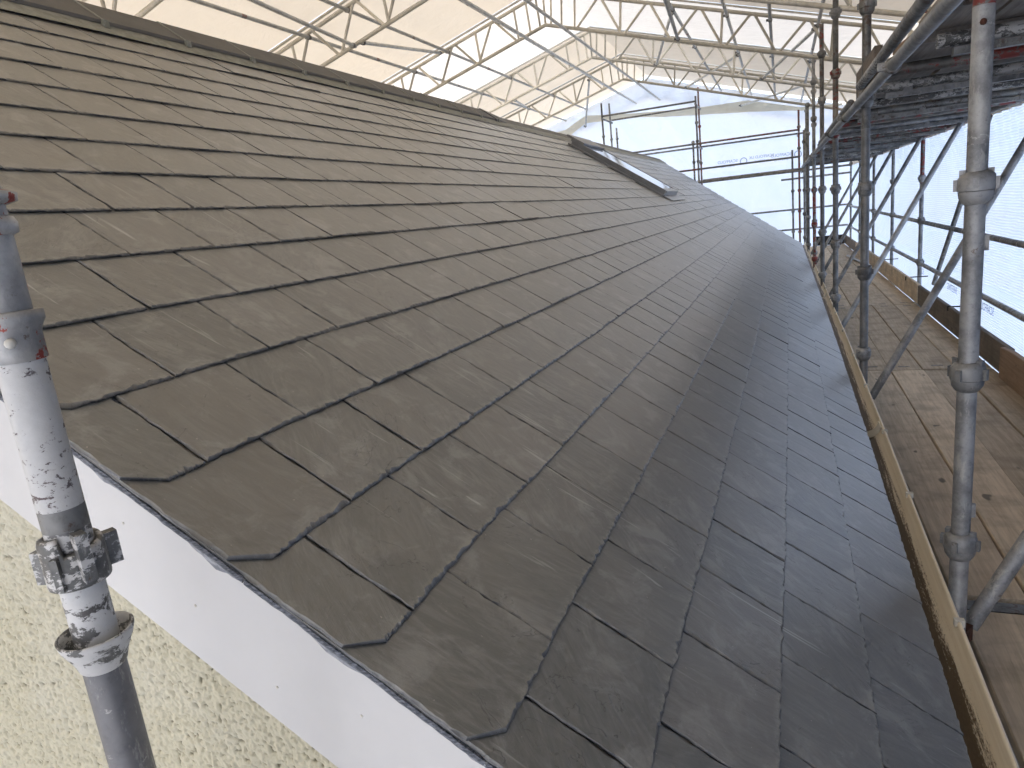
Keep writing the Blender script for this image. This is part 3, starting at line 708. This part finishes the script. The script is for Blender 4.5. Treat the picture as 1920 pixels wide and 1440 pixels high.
# walkway platform
plat = T(empty('walkway', (.54, 0, -1.45)), 'timber walkway of scaffold boards beside the gutter', 'walkway')
rows = [(-1.2, 2.47), (2.56, 5.92), (5.94, 9.2), (9.21, 12.9), (12.92, 16.3), (16.32, 19.3)]
bx = [.543, .770, .997, 1.224]
for ri, (a, b) in enumerate(rows):
    for ci, x0 in enumerate(bx):
        oy = R.uniform(-.0, .02); j = R.uniform(-.004, .004); dz = R.uniform(-.004, .003)
        b2 = b+(0 if ri != 1 else [0, .0, .0, .0][ci])
        # bevelled board with slightly uneven ends
        wv = .2215; mb = MB(); t = .038; c_ = .004; yr = np.linspace(a+oy, b2, 12)
        V = []; F = []
        for y in yr:
            wob = .0025*noise.noise(Vector((y*1.3, x0*9, ri)))
            for (x, z) in ((c_, -t), (0, -t+c_), (0, -c_), (c_, 0), (wv-c_, 0), (wv, -c_), (wv, -t+c_), (wv-c_, -t)): V.append((x0-.54+x+j+wob, y, z+dz+wob))
        for k in range(11): F += [(8*k+q, 8*k+(q+1) % 8, 8*k+8+(q+1) % 8, 8*k+8+q) for q in range(8)]
        F += [tuple(range(7, -1, -1)), tuple(88+q for q in range(8))]
        mb.add(V, F); mb.obj('board', 'plank', plat)
        for ye_ in (a+oy+.10, b2-.1):   # metal end band
            if ri in (2, 3):
                mb = MB(); mb.box((x0-.54+wv/2-.04+j, ye_-.008, dz+.0005), (x0-.54+wv/2+.04+j, ye_+.008, dz+.0035)); mb.obj('end_band', 'galvdark', plat)
mb = MB(); mb.box((.0, 2.485, -.030), (1.1, 2.545, -.002)); mb.obj('steel_strip', 'galvdark', plat)
for i, y in enumerate((-.3, 2.17, 4.8, 7.33, 9.4, 11.6, 13.6, 15.6, 17.6)):
    mb = MB(); mb.tube((.44-.54, y-.06, -.065), (1.64-.54, y-.06, -.065), .0242, 10); mb.obj('cross_tube', 'galvdark', plat)
low = T(empty('lower_deck', (.54, 0, -3.45)), 'lower boarded lift glimpsed through the gap beside the gutter', 'scaffold deck')
for ci in range(5):
    for (a, b) in ((-2.5, 6), (6.02, 14), (14.02, 20)):
        mb = MB(); mb.box((.02+ci*.226, a, -.038), (.02+ci*.226+.222, b, 0)); mb.obj('board', 'plankgrey', low)
# toe boards
for i, (a, b, m_, z1, lb) in enumerate(((2.2, 5.66, 'toelight', .235, 'reddish plank standing on edge in front of the darker toe boards'),
        (5.6, 9.15, 'toe', .215, 'dark damp toe board under the side sheeting beside the near pole'), (9.18, 12.9, 'plank', .225, 'pale weathered toe board beyond the red outer pole'), (12.92, 16.6, 'plank', .215, 'far pale toe board along the walkway'), (16.62, 19.5, 'toe', .21, 'last toe board at the far end of the walkway'))):
    mb = MB(); x = 1.4500 if i else 1.4130; yr = np.linspace(a, b, 14); V = []
    for y in yr:
        wv = .004*noise.noise(Vector((y*2, i, 0))); e = (.02 if (i == 0 and y > b-.05) else 0)
        for q in ((x, .0), (x+.036, .0), (x+.036, z1-.005), (x+.031, z1), (x+.005, z1), (x, z1-.005)): V.append((q[0]+wv, y, -1.447+q[1]-(e if q[1] > .1 else 0)))
    F = []
    for k in range(13): F += [(6*k+q, 6*k+6+q, 6*k+6+(q+1) % 6, 6*k+(q+1) % 6) for q in range(6)]
    F += [tuple(range(6)), tuple(13*6+q for q in range(5, -1, -1))]
    mb.add(V, F); o = mb.obj('toe_board', m_); T(o, lb, 'toe board', 'toe boards along the outer edge of the walkway')
mb = MB(); mb.box((.72, 19.32, -1.447), (1.44, 19.36, -1.22)); o = mb.obj('end_board', 'black'); T(o, 'dark board standing across the far end of the walkway', 'board')
tube_thing('loose_tube', (1.39, 13.4, -1.42), (1.22, 15.6, -1.42), 'galvbright', 'loose silver tube lying on the far walkway boards', 'scaffold tube')
for i, (y, x) in enumerate(((9.98, 1.55), (12.43, 1.55), (7.53, 1.55))):
    mb = MB(); mb.tube((x-.09, y, -1.235), (x+.14, y, -1.235), .007, 8); mb.box((x-.11, y-.012, -1.27), (x-.085, y+.012, -1.222)); o = mb.obj('toe_board_clip', 'black')
    T(o, ['black clip holding the toe board at the red outer pole', 'black clip holding the toe board at the next grey outer pole', 'black clip holding the toe board behind the near pole'][i], 'clip', 'clips holding the toe boards')

# left foreground pole -----------------------------------------------------
lp = T(empty('scaffold_pole', (-.777, .5, -2.5)), 'close foreground scaffold pole at left with flaking white paint and open cup joint', 'scaffold pole')
def lpz(a, b, mt, r=.0242, name='tube_section'):
    mb = MB(); mb.tube((0, 0, a+2.5), (0, 0, b+2.5), r, 40); return mb.obj(name, mt, lp)
lpz(-2.5, -.44, 'galvpatch'); lpz(-.44, -.288, 'white'); lpz(-.288, -.262, 'galvdark', .02425); lpz(-.262, -.091, 'whitefull'); lpz(-.0375, 1.2, 'redpatch')
mb = MB(); Z0 = 2.5
mb.lathe([(.0246, -.091), (.0268, -.090), (.0270, -.062), (.0285, -.056), (.0330, -.048), (.0335, -.038), (.0300, -.0372), (.0243, -.037)], (0, 0, Z0), 40); mb.obj('socket_collar', 'redpatch', lp)
mb = MB(); mb.lathe([(.0001, .007), (.004, .0065), (.0055, .003), (.0055, -.002)], n=10); c = mb.obj('collar_pin', 'foam', lp); c.location = (.0205, -.0185, Z0-.069); c.rotation_euler = Vector((.02, -.0185, 0)).to_track_quat('Z', 'Y').to_euler()
mb = MB(); mb.lathe([(.0245, -.003), (.030, .0), (.031, .010), (.028, .016), (.0245, .017)], (0, 0, Z0+.045), 32); mb.lathe([(.0245, 0), (.036, .004), (.037, .012), (.0245, .016)], (0, 0, Z0+.073), 32)
mb.box((.02, -.045, Z0+.072), (.05, -.012, Z0+.084)); mb.obj('upper_coupler', 'redpatch', lp)
mb = MB()
mb.lathe([(.0262, -.356), (.0330, -.3555), (.0335, -.352), (.0335, -.318), (.0315, -.3135), (.0262, -.313), (.0262, -.356)], (0, 0, Z0), 48, wob=lambda a, q: (.022*((a/6.2832+.15) % 1) if q > -.33 else 0))
for a_, w_, h0, h1, r1 in ((-2.85, .016, -.356, -.316, .049), (-.35, .013, -.345, -.288, .047), (1.2, .014, -.35, -.31, .047), (2.3, .010, -.322, -.285, .040)):
    mb.box((.030, -w_/2, Z0+h0), (r1, w_/2, Z0+h1), Matrix.Rotation(a_, 4, 'Z'))
m4 = Matrix.Rotation(-1.15, 4, 'Z'); mb.box((.030, -.004, Z0-.352), (.0395, .004, Z0-.312), m4)
mb.obj('top_cup', 'whiteworn', lp)
mb = MB(); mb.lathe([(.0245, -.470), (.0262, -.468), (.0300, -.455), (.0385, -.437), (.0415, -.428), (.0420, -.424), (.0395, -.4235), (.0375, -.430), (.031, -.446), (.0245, -.452)], (0, 0, Z0), 56); mb.obj('bottom_cup', 'whiteworn', lp)

# ---------------------------------------------------------------- tent: trusses, purlins, sheeting
AX, AZ, SL = -3.46, 2.96, .297
XL, XR = -8.55, 1.68
def zl(x): return AZ-SL*abs(x-AX)
def truss(y, label, near):
    o = T(empty('roof_truss', (AX, y, AZ)), label, 'roof truss', 'lattice trusses carrying the tent roof')
    def P(x, off=0.): return Vector((x-AX, 0, zl(x)+off-AZ))
    n = 12 if near else 8
    for xe in (XL, XR):
        mb = MB(); mb.tube(P(AX), P(xe), .027, n); mb.obj('bottom_chord', 'alu', o)
        mb = MB(); mb.tube(P(AX, .48), P(xe, .48), .027, n); mb.obj('top_chord', 'alu', o)
        mb = MB(); a = P(AX, .56); b = P(xe, .56); d = (b-a)
        V = [a+Vector((0, q, r)) for q, r in ((-.02, -.012), (.02, -.012), (.02, .012), (-.02, .012))]+[b+Vector((0, q, r)) for q, r in ((-.02, -.012), (.02, -.012), (.02, .012), (-.02, .012))]
        mb.add(V, [(0, 1, 5, 4), (1, 2, 6, 5), (2, 3, 7, 6), (3, 0, 4, 7), (0, 3, 2, 1), (4, 5, 6, 7)]); mb.obj('sheet_track', 'alu', o)
        sg = 1 if xe > AX else -1; Lh = abs(xe-AX)
        k = 0; x = .10
        for dx in (.09, .26, .47):
            mb = MB(); mb.tube(P(AX+sg*dx, 0), P(AX+sg*(dx+.04), .48), .017, n); mb.obj('post', 'alu', o)
        x = .5
        while x < Lh-.1:
            m = min(x+.37, Lh); e = min(x+.74, Lh)
            mb = MB(); mb.tube(P(AX+sg*x, 0), P(AX+sg*m, .48), .0195, n); mb.obj('web', 'alu', o)
            if e > m+.05:
                mb = MB(); mb.tube(P(AX+sg*(m+.05), .48), P(AX+sg*(e-.04), 0), .0195, n); mb.obj('web', 'alu', o)
            if k % 2 == 1:
                mb = MB(); mb.tube(P(AX+sg*(x-.06), 0), P(AX+sg*(x-.02), .48), .0195, n); mb.obj('post', 'alu', o)
            x += .74; k += 1
    mb = MB(); mb.tube(P(AX, 0), P(AX, .48), .017, n); mb.obj('post', 'alu', o)
    mb = MB(); mb.tube(P(XR, -.0), P(XR, .48), .0242, n); mb.tube(P(XL, 0), P(XL, .48), .0242, n); mb.obj('post', 'alu', o)
    return o
TY = [(-.36, 'roof truss behind the camera'), (2.64, 'roof truss nearest the camera, seen over the near ridge'), (5.64, 'lattice truss leaving the picture at the top left corner'),
      (8.6, 'second lattice truss from the left, rising above the ridge'), (11.6, 'lattice truss whose peak touches the top of the picture'),
      (14.6, 'lattice truss with its peak just below the picture top'), (17.6, 'last complete lattice truss inside the far gable sheeting'), (21.09, 'lattice truss outside the far gable, showing faintly through the sheeting')]
for y, lb in TY: truss(y, lb, y < 13)
GPU = 'long tubes joining the trusses along the tent'
for x, lb in ((-7.2, 'lowest purlin tube on the left roof slope'), (-5.87, 'purlin tube on the left roof slope just above the ridge line'), (-5.2, 'middle purlin tube on the left roof slope'), (-4.25, 'upper purlin tube on the left roof slope below the peak'),
              (-1.47, 'upper purlin tube on the right roof slope'), (-.7, 'second purlin tube down the right roof slope'), (-.11, 'third purlin tube down the right roof slope'), (.52, 'lowest purlin tube over the gutter poles')):
    o = tube_thing('purlin', (x, -.4, zl(x)+.425), (x, 20.9, zl(x)+.425), 'tentsteel', lb, 'purlin', GPU, clamps=[(y+.4)/21.3 for y, _ in TY[1:-1]])
    for y, _ in TY[2:-1]:
        b_ = MB(); b_.tube((0, y+.4-1.3, 0), (0, y+.4-1.22, 0), .0246, 12); b_.obj('red_mark', 'redworn', o)
for x, lb in ((-3.12, 'tube joining truss undersides just right of the peak'), (-3.78, 'tube joining truss undersides just left of the peak')):
    tube_thing('purlin', (x, 8.5, zl(x)-.045), (x, 20.9, zl(x)-.045), 'tentsteel', lb, 'purlin', GPU)
GD = 'diagonal wind braces between the trusses'
for a, b, lb in (((-4.95, 5.75, zl(-4.95)-.04), (-5.15, 8.55, zl(-5.15)-.04), 'wind brace under the trusses at top left'),
                 ((-5.1, 8.65, zl(-5.1)+.0), (-5.32, 11.55, zl(-5.32)+.46), 'wind brace slanting almost level between the second and third trusses'),
                 ((-5.2, 14.7, zl(-5.2)+.0), (-5.9, 17.5, zl(-5.9)+.46), 'wind brace between the far trusses on the left slope'),
                 ((-4.3, 17.7, zl(-4.3)+.4), (-5.3, 20.9, zl(-5.3)+.0), 'wind brace reaching the far gable on the left'),
                 ((-1.2, 8.7, zl(-1.2)+.0), (-1.4, 11.5, zl(-1.4)-.0), 'wind brace with red clip at top centre right'),
                 ((-1.5, 11.7, zl(-1.5)+.4), (-2.2, 14.5, zl(-2.2)), 'wind brace beyond the peak truss on the right slope'),
                 ((-.7, 14.7, zl(-.7)+.4), (-2.0, 17.5, zl(-2.)), 'crossing wind brace between the far trusses'),
                 ((.5, 17.7, zl(.5)+.4), (-1.0, 20.9, zl(-1.)+.1), 'wind brace near the far gable on the right slope'),
                 ((.5, 11.7, zl(.5)+.4), (-.3, 14.5, zl(-.3)), 'wind brace above the gutter pole tops')):
    tube_thing('wind_brace', a, b, 'tentsteel', lb, 'wind brace', GD, clamps=(.01, .98))
# roof sheets, one per bay and slope
bays = [-3.0]+[t[0] for t in TY]
bays = [-3.2, -.36, 2.64, 5.64, 8.6, 11.6, 14.6, 17.6, 21.05]
for i, (a, b) in enumerate(zip(bays, bays[1:])):
    for sg, xe, side in ((-1, XL-.1, 'left'), (1, XR+.13, 'right')):
        def rf(u, v, a=a, b=b, sg=sg, xe=xe):
            x = AX+(xe-AX)*v; y = a+.022+(b-a-.044)*u
            sag = .035*np.sin(np.pi*u)*np.sin(np.pi*v)**.5+.02*(fbm(x*1.4, y*1.4, 3, i)-.5)*np.sin(np.pi*u)
            return x, y, AZ+.575-SL*np.abs(x-AX)-sag
        nm = ['behind the camera', 'above the camera', 'over the near gable', 'at the top left of the picture', 'between second and third visible trusses', 'beyond the peak truss', 'between the two far trusses', 'next to the far gable'][i]
        o = link('roof_sheet', grid('roof_sheet', rf, 24, 40), 'sheetwhite' if i in (5,) else 'sheetdim' if i < 3 else 'sheetcream' if sg < 0 else 'sheetshade')
        T(o, f'cream translucent roof sheet on the {side} slope, {nm}', 'roof sheet', 'translucent sheets of the tent roof')
# side sheet, right
YS = 4.6
def sidef(u, v):
    y = YS+u*(20.9-YS); z = -5.6+v*6.05
    zr = np.where(z > -.56, -.56, np.where(z > -1.07, -1.07, -6.)); 
    bl = .05*np.abs(np.sin((z+.56)/1.0*np.pi))*(z > -.56)+.03*np.abs(np.sin((z+1.07)*np.pi/.51))*((z < -.56) & (z > -1.07))+.05*(z < -1.07)
    gath = .014*(np.sin(y*34+5*vnoise(y*2, z*0, 2)))*np.clip(1-np.abs(z-.45)/.5, 0, 1)
    arcs = .010*np.sin(18*np.sqrt(((y*1.25) % 2.5-1.25)**2*1.5+(z-.9)**2)*2)*((z > -.9) & (z < .4))
    return 1.70+bl+gath+arcs+.02*(fbm(y*1.5, z*1.5, 3, 7)-.5), y, z
o = link('side_sheet', grid('side_sheet', sidef, 900, 120), 'sheetmesh'); T(o, 'blue white reinforced sheeting hanging behind the outer poles', 'side sheet')
side = o
def sidetop(u, v):
    y = YS+u*(20.9-YS); z = .43+v*1.62
    return 1.69+.02*np.sin(y*21+4*vnoise(y*2, z*0, 5))+.12*v+.0*z, y, z
o = link('side_flap', grid('side_flap', sidetop, 700, 20), 'sheetshade'); T(o, 'pleated cream sheeting above the upper deck on the right', 'side sheet')
YS = -3.0
o = link('side_sheet', grid('side_sheet', lambda u, v: (1.74+.03*(fbm(u*16, v*8, 3, 4)-.5), -3.0+u*7.58, -5.6+v*7.65), 60, 40), 'sheetlightcut'); T(o, 'added light-cutting sheeting beside the walkway next to the camera', 'side sheet')  # unseen, added to keep light off the near right side
# far left side and end sheets
o = link('side_sheet', grid('side_sheet', lambda u, v: (-8.66+.03*(fbm(u*24, v*6, 3)-.5), -3.2+u*24.2, -5.6+v*7.55), 60, 30), 'sheetcream'); T(o, 'translucent sheeting closing the hidden left side of the tent', 'side sheet')
def gabf(y, xr=1.76, top=.50):
    def f(u, v):
        x = -8.66+u*(xr+8.66); zt = AZ+top-SL*np.abs(x-AX); z = -5.6+v*(zt+5.6)
        wr = .10*(fbm(x*1.1+z*.5, z*.7-x*.25, 4, 31)-.5)+.05*(vnoise(x*3+z*2.2, z*.5, 12)-.5)
        # strained in over the ledgers
        for zc in (.68, 1.47, -.52): wr = wr-.035*np.exp(-((z-zc)/.10)**2)
        return x, y+wr, z
    return f
gab = link('gable_sheet', grid('gable_sheet', gabf(21.0), 220, 160), 'sheetcool'); T(gab, 'white wrinkled sheeting closing the far gable with faint blue print', 'gable sheet')
o = link('gable_sheet', grid('gable_sheet', gabf(-3.1, 1.76, .60), 60, 50), 'sheetnear'); T(o, 'unseen white sheeting added behind the camera to lower the light', 'gable sheet')  # unseen end sheet, added to hold down light from the open end
def fold(u, v):
    x = -8.2+u*9.7; base = np.interp(x, [-8.2, -5.9, -5.3, -3.7, -2.1, -.8, .5, 1.5], [2.05, 2.30, 2.62, 2.50, 2.36, 2.30, 2.02, 2.0])
    wd = np.interp(x, [-8.2, -5.9, -3.7, -2.1, -.8, .5, 1.5], [.12, .2, .10, .16, .24, .06, .05])
    return x, 20.93+.02*np.sin(v*3)+.03*(fbm(x*2, v*2, 3, 3)-.5), base+(v-.5)*wd*1.2+.05*(fbm(x*1.5, v, 3, 9)-.5)
o = link('sheet_fold', grid('sheet_fold', fold, 120, 5), 'sheetfold'); T(o, 'cream folded sheet edge draped across the top of the far gable', 'sheet fold')

def text(body, size, M4, mat, parent, name='printed_text'):
    cu = bpy.data.curves.new(name, 'FONT'); cu.body = body; cu.size = size; cu.align_x = 'CENTER'
    to = bpy.data.objects.new('t', cu); COL.objects.link(to); bpy.context.view_layer.update()
    me = bpy.data.meshes.new_from_object(to.evaluated_get(bpy.context.evaluated_depsgraph_get())); bpy.data.objects.remove(to)
    me.transform(M4); o = link(name, me, mat, parent); return o
def far_text(body, x, z, size):   # reads reversed: printed on the outer side
    m = Matrix.Translation((x, 20.90, z))@Matrix(((-1, 0, 0, 0), (0, 0, 1, 0), (0, 1, 0, 0), (0, 0, 0, 1)))
    return text(body, size, m, 'inkfaint', gab)
for cx in (-.95, 1.05-.62):
    z0 = .86
    far_text('SCAFFOLD', cx-.38 if False else cx-.42, z0+.03, .11); far_text('SHEETING', cx-.42, z0-.08, .08)
    if cx < 0: far_text('SCAFFOLD UK', cx+.46, z0+.06, .10); far_text('SHEETING', cx+.46, z0-.05, .08)
    mb = MB(); V = []; nn = 28
    for k in range(nn):
        a = 2*math.pi*k/nn
        for r_ in (.095, .075): V.append((cx+r_*math.cos(a), 20.905, z0+.03+r_*math.sin(a)))
    mb.add(V, [(2*k, 2*k+1, (2*k+3) % (2*nn), (2*k+2) % (2*nn)) for k in range(nn)]); mb.obj('printed_ring', 'inkfaint', gab)
for y, b_ in ((5.6, 'SHEETING'), (7.1, 'SCAFFOLD'), (8.45, 'SHEETING'), (10.3, 'SCAFFOLD')):
    m = Matrix.Translation((1.655, y, -1.225))@Matrix(((0, 0, 1, 0), (1, 0, 0, 0), (0, 1, 0, 0), (0, 0, 0, 1)))
    text(b_, .10, m, 'ink', side)

# far scaffold ------------------------------------------------------------
GF = 'scaffold poles in front of the far gable sheeting'
for i, (x, y, zt, m_, lb) in enumerate(((-4.42, 19.3, 2.75, 'galvdark', 'far gable pole at left with a free top end'), (-4.45, 20.4, 2.87, 'galv', 'far gable pole close behind the left one'), (-4.3, 20.45, 2.2, 'whiteworn', 'pale short far pole beside the left pair'),
        (-1.99, 19.3, 2.55, 'galv', 'middle far gable pole, front one of the pair'), (-2.03, 20.4, 2.9, 'redworn', 'middle far gable pole, rear one with red lengths'), (-2.12, 19.5, 1.5, 'whiteworn', 'pale tube standing against the middle far poles'),
        (.42, 19.3, 1.85, 'redworn', 'right far gable pole with dark red lower length'), (.62, 20.4, 2.0, 'galvdark', 'right far gable pole just behind the red one'), (.27, 19.6, .95, 'galv', 'short thin pole left of the right far pole'), (1.6, 19.6, 1.6, 'galvdark', 'corner pole at the far end of the walkway'))):
    pole(x, y, -5.6, zt, [(zt, m_)], lb, GF, far=True, seed=60+i)
GFL = 'horizontal tubes across the far gable'
for i, (x0, x1, y, z, m_, lb) in enumerate(((-4.42, -2.0, 19.27, 2.42, 'galvdark', 'top front tube of the left far bay'), (-4.42, -2.0, 20.43, 2.42, 'galvdark', 'top rear tube of the left far bay, tied to the sheeting'), 
        (-4.42, -2.0, 19.27, 1.39, 'galvdark', 'front tube of the left far bay dipping behind the ridge'), (-4.42, -2.0, 20.43, 1.38, 'galv', 'pale rear tube of the left far bay behind the ridge'),
        (-2.0, .42, 19.27, 1.39, 'redworn', 'reddish tube of the right far bay at upper height'), (-2.0, .6, 20.43, 1.38, 'galv', 'pale tube behind the reddish far tube'),
        (-4.4, -2.0, 19.27, .76, 'redworn', 'short reddish tube between ridge and middle far pole'), (-2.0, .42, 19.27, .76, 'galvdark', 'single dark tube across the right far bay'),
        (-2.0, .7, 20.43, .50, 'galv', 'tube under the blue print on the far sheeting'), (-2.0, 1.6, 19.27, .42, 'galvdark', 'dark tube of the far upper lift'),
        (-2.0, 1.6, 20.43, -.53, 'galvdark', 'tube across the lower far sheeting'), (-2.0, 1.6, 20.43, -1.05, 'galvdark', 'lowest tube across the far sheeting'), (.0, 1.6, 19.6, .25, 'galvdark', 'short tube right of the far red pole'))):
    tube_thing('ledger_tube', (x0, y, z), (x1, y, z), m_, lb, 'ledger tube', GFL, n=10)
for i, (x, z) in enumerate(((-4.42, 2.36), (-2.0, 2.36), (-2.0, 1.33), (.42, 1.33), (.5, .40))):
    tube_thing('transom', (x, 19.25, z), (x, 20.5, z), 'galv', ['short cross tube at the top left far poles', 'short cross tube at the top of the middle far poles', 'short cross tube low on the middle far poles', 'short cross tube at the right far poles', 'short cross tube by the far deck end'][i], 'transom', 'short cross tubes of the far scaffold', n=10)
fd = T(empty('far_deck', (-.7, 19.85, .43)), 'narrow board deck across the far gable below the print', 'scaffold deck')
for k in range(4):
    mb = MB(); mb.box((-1.28, -.5+k*.23, 0), (1.35, -.5+k*.23+.215, .038)); mb.obj('board', 'plankgrey', fd)
